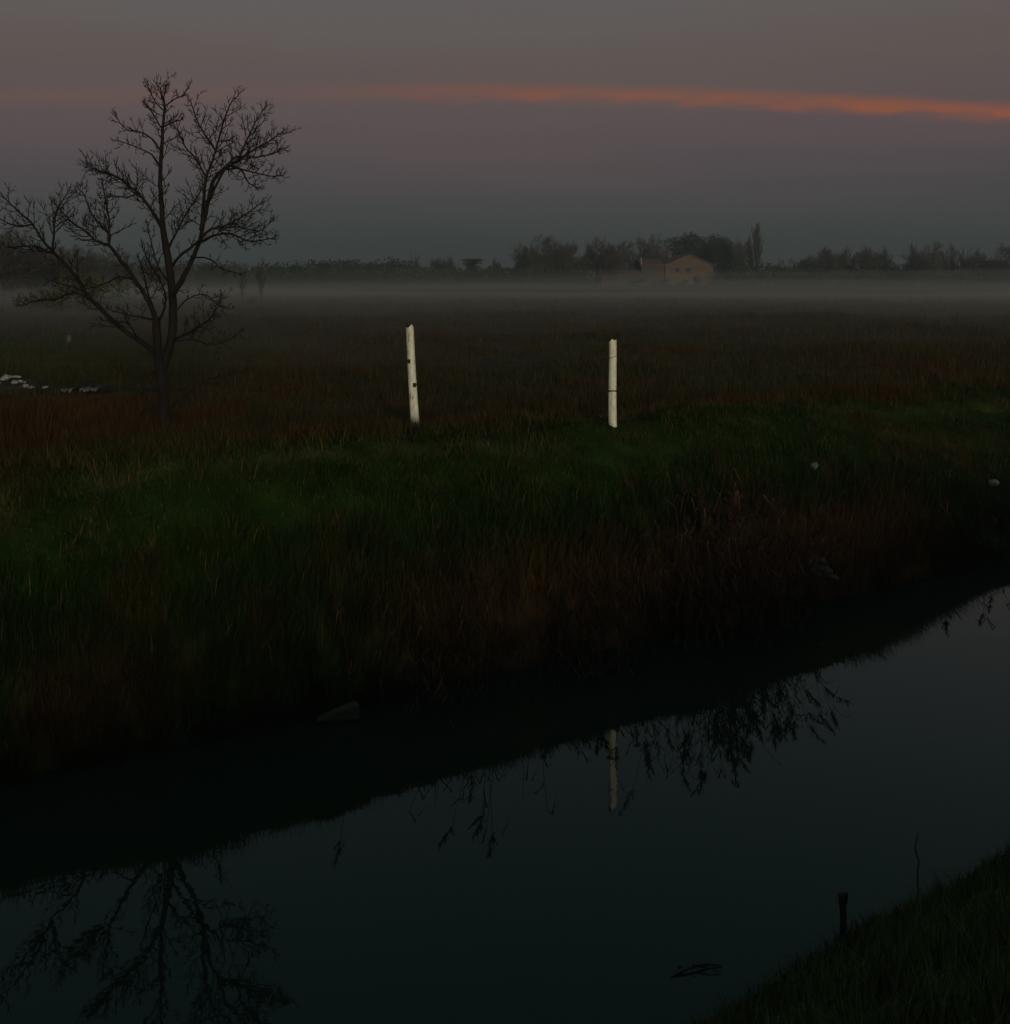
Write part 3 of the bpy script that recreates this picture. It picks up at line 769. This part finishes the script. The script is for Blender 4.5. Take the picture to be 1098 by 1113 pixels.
TL = 'trees of the far treeline'
FAR = [
    # left of the leafless tree, nearer and taller in the mist
    ('broad', 14, 250, 96, 'misty bare tree at the left edge of the photo, tallest behind the leafless tree', TL, 1.3),
    ('bushy', 42, 262, 104, 'misty bushy bare tree just right of the left edge one', TL, 1.0),
    ('broad2', 73, 264, 110, 'rounded misty bare tree behind the lowest long limb of the leafless tree', TL, 1.0),
    ('bushy', 103, 268, 118, 'misty bare tree behind the middle of the leafless tree\'s left limbs', TL, 1.0),
    ('broad', 131, 272, 122, 'low misty bare tree just left of the leafless tree\'s trunk', TL, .9),
    ('upright', 160, 276, 128, 'upright misty bare tree right behind the leafless tree\'s trunk', TL, 1.1),
    ('bushy', 226, 284, 150, 'dim bushy tree close right of the leafless tree\'s trunk', TL, 1.1),
    ('thin', 264, 288, 82, 'left one of two thin saplings rising from the mist right of the leafless tree', TL, .55),
    ('thin', 284, 277, 82, 'right and taller of two thin saplings right of the leafless tree', TL, .6),
    ('bushy', -22, 246, 92, 'large misty bushy tree half outside the photo at its left edge', TL, 1.3),
    ('oak', 4, 272, 98, 'dark misty round tree low at the left edge, under the tallest bare one', TL, 1.4),
    ('bushy', 30, 268, 112, 'dim misty bushy tree between the two leftmost bare trees', TL, 1.4),
    ('oak', 58, 282, 116, 'low dark misty round tree behind the olive green bushes', TL, 1.4),
    ('bushy', 116, 276, 130, 'dim bushy tree filling the gap left of the leafless tree\'s fork', TL, 1.4),
    ('bushy', 192, 283, 140, 'dim low bushy tree directly behind the leafless tree\'s fork', TL, 1.3),
    ('bushy', 246, 288, 156, 'dim low bushy tree just left of the two thin saplings', TL, 1.4),
    # the low line between the leafless tree and the tall clump
    ('oak', 298, 290, 226, 'low round dark tree at the left end of the treeline\'s low stretch', TL, 1.3),
    ('oak', 320, 289, 222, 'low dark tree, second along the low stretch of treeline', TL, 1.3),
    ('umbrella', 352, 287, 214, 'dark flat topped tree with a ragged point, left of the umbrella pine', TL, 1.1),
    ('bushy', 378, 285, 232, 'faint bare tree next right of the dark ragged flat topped tree', TL, 1.0),
    ('oak', 402, 286, 236, 'faint round tree midway between the ragged flat topped tree and the pine', TL, 1.0),
    ('upright', 426, 285, 240, 'short faint bare tree left of the thin spindly tree', TL, 1.0),
    ('thin', 451, 277, 230, 'thin spindly bare tree standing above the low stretch of treeline', TL, .9),
    ('bushy', 471, 283, 238, 'faint bushy tree between the spindly tree and the umbrella pine', TL, 1.0),
    ('upright', 488, 281, 236, 'upright faint bare tree touching the umbrella pine\'s left side', TL, .9),
    ('umbrella', 514, 282, 205, 'dark umbrella pine with a flat plate of foliage on top', TL, 1.0),
    ('upright', 538, 284, 240, 'short faint bare tree right of the umbrella pine', TL, 1.0),
    # tall clump left of the house
    ('conifer', 570, 270, 206, 'dark conifer at the left end of the tall clump', TL, 1.0),
    ('broad', 588, 258, 212, 'tallest reddish bare tree next to the dark conifer', TL, .85),
    ('bushy', 606, 263, 216, 'bushy bare tree third from the left in the tall clump', TL, .75),
    ('broad2', 626, 265, 220, 'bare tree in the middle of the tall clump', TL, .85),
    ('upright', 640, 267, 222, 'upright bare tree right of the tall clump\'s middle', TL, .9),
    ('bushy', 659, 261, 220, 'dense rounded bare tree with a gap on its right side', TL, .75),
    ('broad', 679, 264, 224, 'narrow bare tree left of the pair beside the barn', TL, .7),
    ('broad2', 695, 258, 226, 'tall bare tree standing over the low barn left of the house', TL, .85),
    ('bushy', 579, 268, 246, 'dim bushy tree behind the dark conifer of the tall clump', TL, 1.1),
    ('oak', 598, 276, 244, 'low dark tree behind the reddish bare tree of the tall clump', TL, 1.2),
    ('bushy', 616, 269, 248, 'dim bushy tree behind the gap left of the tall clump\'s middle', TL, 1.1),
    ('oak', 648, 277, 244, 'low dark tree behind the gap right of the tall clump\'s middle', TL, 1.2),
    ('bushy', 668, 268, 250, 'dim bushy tree behind the narrow bare tree of the tall clump', TL, 1.1),
    ('bushy', 708, 270, 250, 'dim bushy tree behind the barn roof', TL, 1.0),
    # behind and right of the house
    ('oak', 751, 255, 256, 'big dark rounded tree directly behind the house gable', TL, 1.0),
    ('oak', 772, 257, 258, 'dark rounded tree behind the house\'s right roof slope', TL, .9),
    ('bushy', 788, 260, 250, 'bushy bare tree just right of the house', TL, .75),
    ('upright', 801, 263, 248, 'upright bare tree between the house and the poplars', TL, .8),
    ('cypress', 808, 279, 232, 'small dark cypress left of the poplars', TL, 1.1),
    ('poplar', 817.5, 259, 236, 'shorter thin poplar right of the house', TL, .75),
    ('poplar', 823, 243, 236, 'tallest slender poplar right of the house', TL, .9),
    ('bush', 836, 289, 222, 'dark bush at the foot of the poplars', TL, 1.2),
    ('thin', 849, 283, 232, 'small lone bare tree in the gap right of the poplars', TL, 1.0),
    ('bushy', 795, 268, 260, 'dim bushy tree behind the upright one right of the house', TL, 1.1),
    # the right hand treeline
    ('bushy', 882, 280, 248, 'dim low bushy tree behind the start of the right hand treeline', TL, 1.3),
    ('bushy', 910, 276, 246, 'dim bushy tree behind the first gap of the right hand treeline', TL, 1.2),
    ('bushy', 951, 275, 250, 'dim bushy tree behind the third and fourth upright trees on the right', TL, 1.2),
    ('bushy', 1006, 274, 248, 'dim bushy tree behind the tallest bare tree on the right', TL, 1.2),
    ('bushy', 1054, 278, 250, 'dim bushy tree in the gap near the right edge', TL, 1.2),
    ('bush', 868, 292, 224, 'low bush at the left end of the right hand treeline', TL, 1.3),
    ('broad2', 896, 271, 214, 'rounded bare tree standing first in the right hand treeline', TL, .9),
    ('upright', 922, 272, 220, 'upright bare tree, second in the right hand treeline', TL, 1.0),
    ('upright', 941, 270, 224, 'upright bare tree, third in the right hand treeline', TL, 1.0),
    ('upright', 960, 271, 226, 'upright bare tree, fourth in the right hand treeline', TL, .9),
    ('bush', 976, 280, 214, 'dark leafy bush amid the upright trees on the right', TL, 1.1),
    ('upright', 992, 268, 226, 'upright bare tree behind the small round dark tree', TL, .9),
    ('oak', 998, 284, 206, 'small round dark tree low in the right hand treeline', TL, .9),
    ('broad', 1016, 265, 222, 'tallest bare tree of the right hand treeline', TL, .8),
    ('upright', 1032, 268, 224, 'upright bare tree next right of the tallest on the right', TL, .9),
    ('thin', 1048, 270, 226, 'thin bare tree before the gap near the right edge', TL, 1.0),
    ('umbrella', 1077, 284, 212, 'low dark pine near the right edge of the photo', TL, .9),
    ('upright', 1064, 273, 228, 'faint upright bare tree behind the low dark pine', TL, .9),
    ('broad2', 1094, 268, 214, 'bare tree cut by the right edge of the photo', TL, .9),
]
for k, x_, yt, d, lab, grp, wx in FAR:
    if d > 200: yt -= 4 if k in ('upright', 'broad', 'broad2', 'bushy', 'thin') else 1.5
    plant(k, x_, yt, d, lab, grp, wx)
BG = 'bushes in the misty field'
for k, x_, yt, d, lab, wx in (
    ('olive', 92, 294, 74, 'olive green leafy bush in the mist behind the leafless tree', 1.2),
    ('olive', 58, 312, 66, 'low olive green bush left of the taller one behind the leafless tree', 1.3),
    ('bush', 274, 321, 82, 'small dark bush at the foot of the two thin saplings', 1.1),
    ('bush', 527, 320, 100, 'small dim bush in the mist below the umbrella pine', 1.0),
    ('bush', 758, 299.5, 216, 'round dark bush in front of the house gable', .75),
    ('bush', 742, 303, 204, 'low dark bush below the left corner of the house', 1.6),
    ('bush', 718, 302, 206, 'wide low dark bush in front of the barn', 1.8),
    ('bush', 690, 301, 208, 'wide low dark bush in front of the shed', 1.7),
    ('bush', 778, 301, 206, 'low dark bush below the right corner of the house', 1.5),
    ('bush', 640, 326, 92, 'small dim bush in the mist left of the barn', .9)):
    plant(k, x_, yt, d, lab, BG, wx)

# continuous scrub at the feet of the far trees
n = 90000
X = rng.uniform(-130, 130, n); D_ = rng.uniform(207, 262, n)
top_h = 1.8 + 4.0 * fbm(X * .17, X * 0, 141) ** 1.8 * 1.3 + 1.8 * fbm(X * .35, D_ * .1, 151)
k = ~((X > 17) & (X < 47) & (D_ < 252))
X, D_, top_h = X[k], D_[k], top_h[k]; n = len(X)
p_ = np.stack([X, D_, height(X, D_) + rng.uniform(0, 1, n) ** 1.5 * top_h], -1)
a = rng.normal(0, 1, (n, 3)); a /= np.linalg.norm(a, axis=1)[:, None]; b_ = np.cross(a, rng.normal(0, 1, (n, 3))); b_ /= np.linalg.norm(b_, axis=1)[:, None]
s_ = rng.uniform(.12, .42, n)[:, None]
v = np.stack([p_ - a * s_, p_ + b_ * s_ * .6, p_ + a * s_, p_ - b_ * s_ * .6], 1).reshape(-1, 3); i = np.arange(n) * 4
o = link_mesh('undergrowth', mesh_np('undergrowth', v, quads=np.stack([i, i + 1, i + 2, i + 3], -1)), M['evergreen'])
tag(o, 'dark scrub massed along the feet of the far trees', 'undergrowth', kind='stuff')

# ------------------------------------------------------------------ house and barn
HD = 230.0; K = HD / FPX
M['plaster'] = noisy('salmon plaster', (.100, .072, .054), (.140, .100, .074), 1.2, bump=.2)
M['tiles'] = noisy('clay tiles', (.085, .050, .038), (.15, .085, .060), 4, bump=.5, stretch=(1, 1, 1))
M['stonewall'] = noisy('barn wall', (.055, .044, .036), (.095, .075, .06), 2.5, bump=.4)
M['pale'] = noisy('pale plaster', (.22, .20, .16), (.30, .27, .22), 3, bump=.2)
M['glass'], _, _, _ = principled('window glass', (.02, .02, .025), .1, .5)
M['shutter'] = noisy('brown shutters', (.06, .04, .03), (.10, .065, .05), 8, bump=.2)

g0 = at(749.5, HD)
house = empty('house', g0, 'salmon plastered house with a brown tiled gable roof in the far treeline', 'house', rz=R(12))
W2, DEP = 28 * K, 12.0
eave = HC + 9.3 * K - g0.z; apex = HC + 20.5 * K - g0.z
mb = MB()
for yy, fl in ((0, 1), (DEP, -1)):
    P_ = [(-W2, yy, -.3), (W2, yy, -.3), (W2, yy, eave), (0, yy, apex), (-W2, yy, eave)]
    mb.poly(P_ if fl > 0 else P_[::-1])
mb.poly([(W2, 0, -.3), (W2, DEP, -.3), (W2, DEP, eave), (W2, 0, eave)]); mb.poly([(-W2, DEP, -.3), (-W2, 0, -.3), (-W2, 0, eave), (-W2, DEP, eave)])
mb.build('wall', M['plaster'], house, smooth=False)
mb = MB(); sl = (apex - eave) / W2; ov = .55; th = .22
for sgn in (-1, 1):
    a0 = (0, apex + .06); a1 = (sgn * (W2 + ov), eave - ov * sl + .06)
    v = [(a0[0], -.45, a0[1]), (a1[0], -.45, a1[1]), (a1[0], DEP + .4, a1[1]), (a0[0], DEP + .4, a0[1])]
    b0 = len(mb.v); mb.v += [Vector(q_) for q_ in v] + [Vector(q_) + Vector((0, 0, th)) for q_ in v]
    for f in ((0, 1, 2, 3), (4, 7, 6, 5), (0, 4, 5, 1), (1, 5, 6, 2), (2, 6, 7, 3), (3, 7, 4, 0)): mb.f.append(tuple(b0 + i for i in f))
roof = mb.build('roof', M['tiles'], house, smooth=False)
mb = MB(); cx = -13.5 * K * .8; cz = apex - abs(cx) * sl
mb.box((cx, DEP * .55, cz + .75), (.9, .7, 1.9)); mb.box((cx, DEP * .55, cz + 1.76), (1.1, .9, .14))
mb.build('chimney', M['stonewall'], roof, smooth=False)
for wx_ in (-14.2 * K, -1.6 * K):
    zc = HC + 4.2 * K - g0.z; mb = MB(); mb.box((wx_, -.02, zc), (.5, .10, .9)); w_ = mb.build('window', M['glass'], house, smooth=False)
    for sg in (-1, 1):
        mb = MB(); mb.box((wx_ + sg * .44, -.06, zc), (.34, .06, .95)); mb.build('shutter', M['shutter'], w_, smooth=False)
mb = MB(); mb.box((9 * K, -.02, 1.05), (1.0, .10, 2.1)); mb.build('door', M['shutter'], house, smooth=False)

bx0, bx1 = 697.0, 722.0; b0 = at(709.5, 221)
KB = 221 / FPX
barn = empty('barn', b0, 'long low barn with a shallow tiled roof joined to the left of the house', 'barn', rz=R(4))
bw = (bx1 - bx0) / 2 * KB; be = HC + 10.2 * KB - b0.z; bh = HC + 16.5 * KB - b0.z
mb = MB(); mb.box((0, 3.5, be / 2 - .2), (2 * bw, 7, be + .4)); mb.build('wall', M['stonewall'], barn, smooth=False)
mb = MB()
v = [(-bw - .3, -.5, be - .05), (bw - .1, -.5, be - .05), (bw - .1, 3.5, bh), (-bw - .3, 3.5, bh), (bw - .1, 7.5, be - .05), (-bw - .3, 7.5, be - .05)]
mb.v += [Vector(q_) for q_ in v] + [Vector(q_) + Vector((0, 0, .2)) for q_ in v]
for f in ((0, 3, 2, 1), (3, 5, 4, 2), (6, 7, 8, 9), (9, 8, 10, 11), (0, 1, 7, 6), (5, 11, 10, 4), (0, 6, 9, 3), (3, 9, 11, 5), (1, 2, 8, 7), (2, 4, 10, 8)): mb.f.append(f)
rf = mb.build('roof', M['tiles'], barn, smooth=False)
mb = MB(); mb.box((-bw - .05, -.3, be + .55), (.22, .22, 1.5)); mb.box((-bw - .05, -.3, be + 1.34), (.30, .30, .08)); mb.build('flue', M['pale'], rf, smooth=False)
b1 = at(676, 219)
shed = empty('shed', b1, 'low brown lean-to shed left of the barn, half sunk in mist', 'shed')
mb = MB(); mb.box((0, 2.5, .75), (8.2, 5, 2.3)); mb.build('wall', M['stonewall'], shed, smooth=False)
mb = MB(); b0_ = len(mb.v)
mb.v += [Vector(q_) for q_ in ((-4.4, -.4, 1.9), (4.4, -.4, 1.9), (4.4, 5.3, 3.4), (-4.4, 5.3, 3.4), (-4.4, -.4, 2.06), (4.4, -.4, 2.06), (4.4, 5.3, 3.56), (-4.4, 5.3, 3.56))]
for f in ((0, 3, 2, 1), (4, 5, 6, 7), (0, 1, 5, 4), (1, 2, 6, 5), (2, 3, 7, 6), (3, 0, 4, 7)): mb.f.append(f)
mb.build('roof', M['tiles'], shed, smooth=False)
mb = MB(); mb.box((2.2, -.02, .9), (1.6, .1, 1.7)); mb.build('door', M['shutter'], shed, smooth=False)

# ------------------------------------------------------------------ reeds at the far waterline
def reed_clump(px_, d, n, hgt, lean, label, spread=.28, seed=0):
    rr = random.Random(seed); c = at(px_, d)
    o = empty('reed_clump', c, label, 'reeds', 'reed clumps at the far waterline')
    st, lf = MB(), MB()
    for k in range(n):
        bx, by = rr.gauss(0, spread), rr.gauss(0, spread * .5)
        bz = float(height(c.x + bx, c.y + by)) - c.z - .05
        h = hgt * rr.uniform(.62, 1.08); lx = lean * h * rr.uniform(.2, 1.2) + rr.gauss(0, .10) * h; ly = rr.gauss(-.06, .08) * h
        pts = [Vector((bx + lx * t ** 1.8, by + ly * t ** 1.8, bz + h * t * (1 - .06 * t))) for t in np.linspace(0, 1, 7)]
        st.tube(pts, [.0050 - .0028 * t for t in np.linspace(0, 1, 7)], 4)
        for j in range(rr.randint(4, 8)):                        # long dry leaves, bent down
            i = rr.randint(2, 6); a = rr.uniform(0, 6.28); L_ = rr.uniform(.16, .34)
            e1 = pts[i] + Vector((math.cos(a) * L_ * .5, math.sin(a) * L_ * .5, L_ * .35)); e2 = pts[i] + Vector((math.cos(a) * L_, math.sin(a) * L_, -L_ * rr.uniform(-.2, .45)))
            w = Vector((-math.sin(a), math.cos(a), 0)) * .008
            b0 = len(lf.v); lf.v += [pts[i] - w * .6, pts[i] + w * .6, e1 + w, e1 - w, e2]; lf.f += [(b0, b0 + 1, b0 + 2, b0 + 3), (b0 + 3, b0 + 2, b0 + 4)]
        if rr.random() < .5:                                    # feathery plume nodding to one side
            tip = pts[-1]; d = (pts[-1] - pts[-2]).normalized(); a = rr.uniform(0, 6.28); nod = Vector((math.cos(a) * .3 + lean, math.sin(a) * .3, 0))
            Lp = rr.uniform(.17, .30)
            pl = MB()
            for j in range(60):
                t = rr.random(); base = tip + d * Lp * t * .8 + nod * Lp * t * t; b = rr.uniform(0, 6.28); q = .075 * (1 - .6 * t) * rr.uniform(.4, 1.1)
                e = base + Vector((math.cos(b) * q, math.sin(b) * q, rr.uniform(.0, .045))) + d * .03 + nod * .03
                w = Vector((rr.gauss(0, 1), rr.gauss(0, 1), rr.gauss(0, 1))).normalized() * .0052
                pl.poly([base - w, base + w, e + w * .5, e - w * .5])
            pl.build('plume', M['plume'], o, smooth=False)
    st.build('stems', M['reed'], o); lf.build('leaves', M['reed'], o, smooth=False)
    return o
RC = [
    (788, 12.75, 50, 1.70, .02, 'tallest dense clump of plumed reeds on the far waterline, right of the posts'),
    (808, 12.9, 38, 1.62, .12, 'plumed reeds leaning right beside the tallest dense reed clump'),
    (842, 13.25, 18, 1.55, .26, 'sparse reeds leaning far out to the right near the pale rubble lump'),
    (765, 12.45, 30, 1.72, -.03, 'plumed reed clump just left of the tallest dense one'),
    (730, 12.15, 13, 1.6, .0, 'thinner reed clump below and right of the shorter white post'),
    (676, 11.75, 11, 1.3, -.05, 'short reed clump right below the shorter white post'),
    (640, 11.5, 8, 1.25, .04, 'few short reeds left of the one below the shorter post'),
    (612, 11.3, 7, .9, .0, 'scattered low reeds midway between the posts'),
    (530, 10.85, 6, 1.6, .03, 'few tall plumed reeds below and right of the taller white post'),
    (490, 10.6, 8, 1.6, -.03, 'loose plumed reeds straight below the taller white post'),
    (455, 10.3, 6, 1.3, .05, 'leftmost loose reeds on the far waterline near the pale board'),
    (1062, 15.6, 6, .75, .1, 'small far reed tuft at the waterline by the right edge'),
]
for i, (x_, d, n, h_, le, lab) in enumerate(RC):
    reed_clump(x_, d, n, h_, le, lab, seed=100 + i)

# ------------------------------------------------------------------ stones, rubble and litter
def lump(name, loc, size, mat, label, cat, group=None, seed=0, parent=None, flat=1.0):
    rr = np.random.default_rng(seed); import bmesh
    bm = bmesh.new(); bmesh.ops.create_icosphere(bm, subdivisions=3, radius=1)
    ax = rr.normal(0, 1, (9, 3)); ax /= np.linalg.norm(ax, axis=1)[:, None]; lim = rr.uniform(.55, .9, 9)
    for v in bm.verts:
        p_ = np.array(v.co)
        for a_, l_ in zip(ax, lim):
            t = p_ @ a_
            if t > l_: p_ = p_ - a_ * (t - l_)
        v.co = Vector(p_ * np.array(size) + rr.normal(0, .012, 3) * np.array(size))
    me = bpy.data.meshes.new(name); bm.to_mesh(me); bm.free()
    o = link_mesh(name, me, mat, parent); o.location = loc
    o.rotation_euler = (0, 0, rr.uniform(0, 6.28))
    if label: tag(o, label, cat, group)
    return o
SG = 'pale stones on the far bank'
a_ = at(885, 15.6); lump('stone', a_ + Vector((0, 0, .10)), (.07, .06, .06), M['stone'], 'small pale stone on the grassy slope right of the reeds', 'stone', SG, 1)
a_ = at(1080, 17.6); lump('stone', a_ + Vector((0, 0, .10)), (.09, .06, .06), M['stone'], 'small pale stone in brown grass by the right edge', 'stone', SG, 2)

a_ = at(885, 14.15)
rub = empty('concrete_rubble', a_, 'lump of broken grey concrete at the waterline right of the reeds', 'rubble')
for k, (dx, dz, s1) in enumerate(((-.08, .13, .09), (.02, .10, .13), (.12, .03, .11), (-.05, .02, .11), (.19, -.03, .08), (.04, .20, .07))):
    lump('chunk', (dx, -.06 - .03 * k, dz - .02), (s1, s1 * .8, s1 * .75), M['soil2'], None, None, None, 20 + k, rub)

# heap of white rubble at the left edge
a_ = at(14, 22.4)
heap = empty('rubble_heap', a_, 'heap of white rubble and dark soil lying at the left edge of the field', 'rubble')
lump('mound', (0, .1, .06), (.75, .5, .26), M['soil'], None, None, None, 40, heap)
for k in range(22):
    rr = random.Random(300 + k); dx = rr.uniform(-.62, .80); zz = .30 - .22 * abs(dx) / .8 + rr.uniform(-.08, .06)
    lump('chunk', (dx, -.28 + rr.uniform(-.12, .25), max(zz + .05, .05)), (rr.uniform(.04, .11), rr.uniform(.04, .08), rr.uniform(.025, .055)), M['rubble'], None, None, None, 60 + k, heap)

a_ = at(104, 22.3)
tarp = empty('tarpaulin_bundle', a_, 'flat black bundle lying in the grass left of the leafless tree', 'bundle')
mb = MB(); prof = [(-.40, .02), (-.38, .17), (-.30, .24), (-.12, .17), (.05, .15), (.22, .13), (.36, .17), (.40, .03)]
for i_, (x_, z_) in enumerate(prof):
    for j_ in range(6):
        t = j_ / 5; mb.v.append(Vector((x_ + random.uniform(-.012, .012), -.18 + .36 * t, .0 + z_ * (math.sin(math.pi * min(max(t, .06), .94)) ** .5) + .02 + random.uniform(-.008, .008))))
for i_ in range(len(prof) - 1):
    for j_ in range(5): mb.f.append((i_ * 6 + j_, (i_ + 1) * 6 + j_, (i_ + 1) * 6 + j_ + 1, i_ * 6 + j_ + 1))
mb.build('cover', M['tar'], tarp)
mb = MB(); mb.tube([(-.2, -.2, .05), (-.19, -.1, .24), (-.19, .1, .25), (-.2, .19, .05)], [.008] * 4, 5); mb.tube([(.2, -.2, .05), (.2, -.1, .145), (.2, .1, .15), (.2, .19, .05)], [.008] * 4, 5); mb.build('strap', M['iron'], tarp)

def sheet(px_, d, w, dpt, label, seed):
    rr = random.Random(seed); a_ = at(px_, d); mb = MB(); n = 10
    for i_ in range(n + 1):
        for j_ in range(5):
            x_ = (i_ / n - .5) * w; y_ = (j_ / 4 - .5) * dpt * (1 + .4 * math.sin(i_ * 1.7 + seed))
            mb.v.append(Vector((x_, y_, .10 + .02 * math.sin(i_ * 1.3 + j_) + rr.uniform(-.012, .012) + .05 * j_ / 4)))
    for i_ in range(n):
        for j_ in range(4): mb.f.append((i_ * 5 + j_, (i_ + 1) * 5 + j_, (i_ + 1) * 5 + j_ + 1, i_ * 5 + j_ + 1))
    o = mb.build('plastic_sheet', M['sheet'], None); o.location = a_
    m_ = o.modifiers.new('thickness', 'SOLIDIFY'); m_.thickness = .004
    return tag(o, label, 'plastic sheet', 'scraps of white sheet in the field')
sheet(98, 21.8, .36, .22, 'crumpled white plastic sheet in front of the black bundle', 3)
sheet(73, 21.7, .22, .16, 'small scrap of white plastic sheet left of the black bundle', 5)
a_ = at(75, 35.5)
lump('stone', a_ + Vector((0, 0, .20)), (.09, .09, .15), M['soil2'], 'pale pointed stone standing in the green meadow behind the rubble heap', 'stone', None, 7)

# weathered board half out of the water under the far bank
a_ = pt(367, 783, 10.15); a_.z = .02
brd = MB()
prof = [(-.20, .0, .02), (-.12, .012, .045), (0, .02, .09), (.09, .02, .125), (.155, .012, .150), (.19, 0, .14), (.21, -.01, .09), (.19, -.02, .02)]
for (x_, y_, z_) in prof: brd.v.append(Vector((x_, y_ - .03, z_)))
for (x_, y_, z_) in prof: brd.v.append(Vector((x_ * .98, y_ + .035, z_ + .012)))
for x_ in (.0,):
    n = len(prof)
    brd.f.append(tuple(range(n - 1, -1, -1))); brd.f.append(tuple(range(n, 2 * n)))
    for i_ in range(n): brd.f.append((i_, (i_ + 1) % n, n + (i_ + 1) % n, n + i_))
o = brd.build('driftwood', M['plank'], None, smooth=False); o.location = a_; o.rotation_euler = (R(12), 0, R(14))
bv = o.modifiers.new('edge', 'BEVEL'); bv.width = .008; bv.segments = 2
tag(o, 'pale wedge of driftwood stranded at the foot of the far bank', 'driftwood')

# wooden stake and twig by the near bank, drifting twig on the water
def on_water(px_, py_): 
    d = HC * FPX / (py_ - HOR); return pt(px_, py_, d)
def near_ground(px_, py_):
    d = 4.0
    while d < 14:
        v = pt(px_, py_, d)
        if v.z <= max(float(height(v.x, v.y)), 0.0): return v
        d += .01
    return v
a_ = near_ground(917, 1006); sk = .21
stk = MB(); rr = random.Random(5)
stk.tube([(0, 0, -.1), (.0, 0, .05), (-.006, 0, .14), (-.012, 0, sk - .01)], [.020, .021, .022, .025], 9)
stk.tube([(.014, .0, .14), (.020, 0, .21), (.018, 0, sk)], [.012, .011, .006], 5); stk.tube([(-.02, .0, .13), (-.026, 0, .2), (-.03, 0, sk)], [.010, .010, .005], 5)
o = stk.build('wooden_stake', M['stake'], None); o.location = a_; tag(o, 'short broken brown stake sticking out of the near bank grass', 'stake')
a_ = near_ground(998, 954)
tw = MB(); pts = [Vector(q_) for q_ in ((0, 0, -.05), (-.004, 0, .06), (.008, 0, .11), (-.012, 0, .17), (-.020, .0, .22), (-.006, 0, .27), (-.004, 0, .32))]
tw.tube(pts, [.0050, .0048, .0044, .0046, .004, .0036, .002], 6); tw.tube([pts[3], pts[3] + Vector((-.02, 0, .03))], [.003, .0015], 4)
o = tw.build('crooked_twig', M['stake'], None); o.location = a_; tag(o, 'thin crooked twig standing up at the near water edge', 'twig')
a_ = on_water(757, 1056)
fl = empty('floating_twig', a_, 'dark leafy twig drifting on the water left of the near bank', 'twig', rz=R(12))
mb = MB(); mb.tube([(-.17, -.02, .0), (-.09, .0, .012), (0, .02, .02), (.09, .03, .014), (.17, .01, .004)], [.004, .006, .007, .006, .003], 5); mb.tube([(0, .02, .02), (.08, -.02, .02), (.14, -.05, .006)], [.005, .004, .002], 5); mb.build('stem', M['stake'], fl)
mb = MB()
for k in (0, 3, 4, 7, 9):
    x_ = -.12 + .024 * k; w = .007; L_ = random.uniform(.04, .07); sg = (-1) ** k; z0 = .015
    mb.poly([(x_, .01, z0), (x_ + L_ * .6 - w, .01 + sg * L_ * .4 + .01, z0 + .014), (x_ + L_, .01 + sg * L_ * .5, z0 + .002), (x_ + L_ * .6 + w, .01 + sg * L_ * .25 - .006, z0 + .010)])
mb.build('leaves', M['tar'], fl, smooth=False)
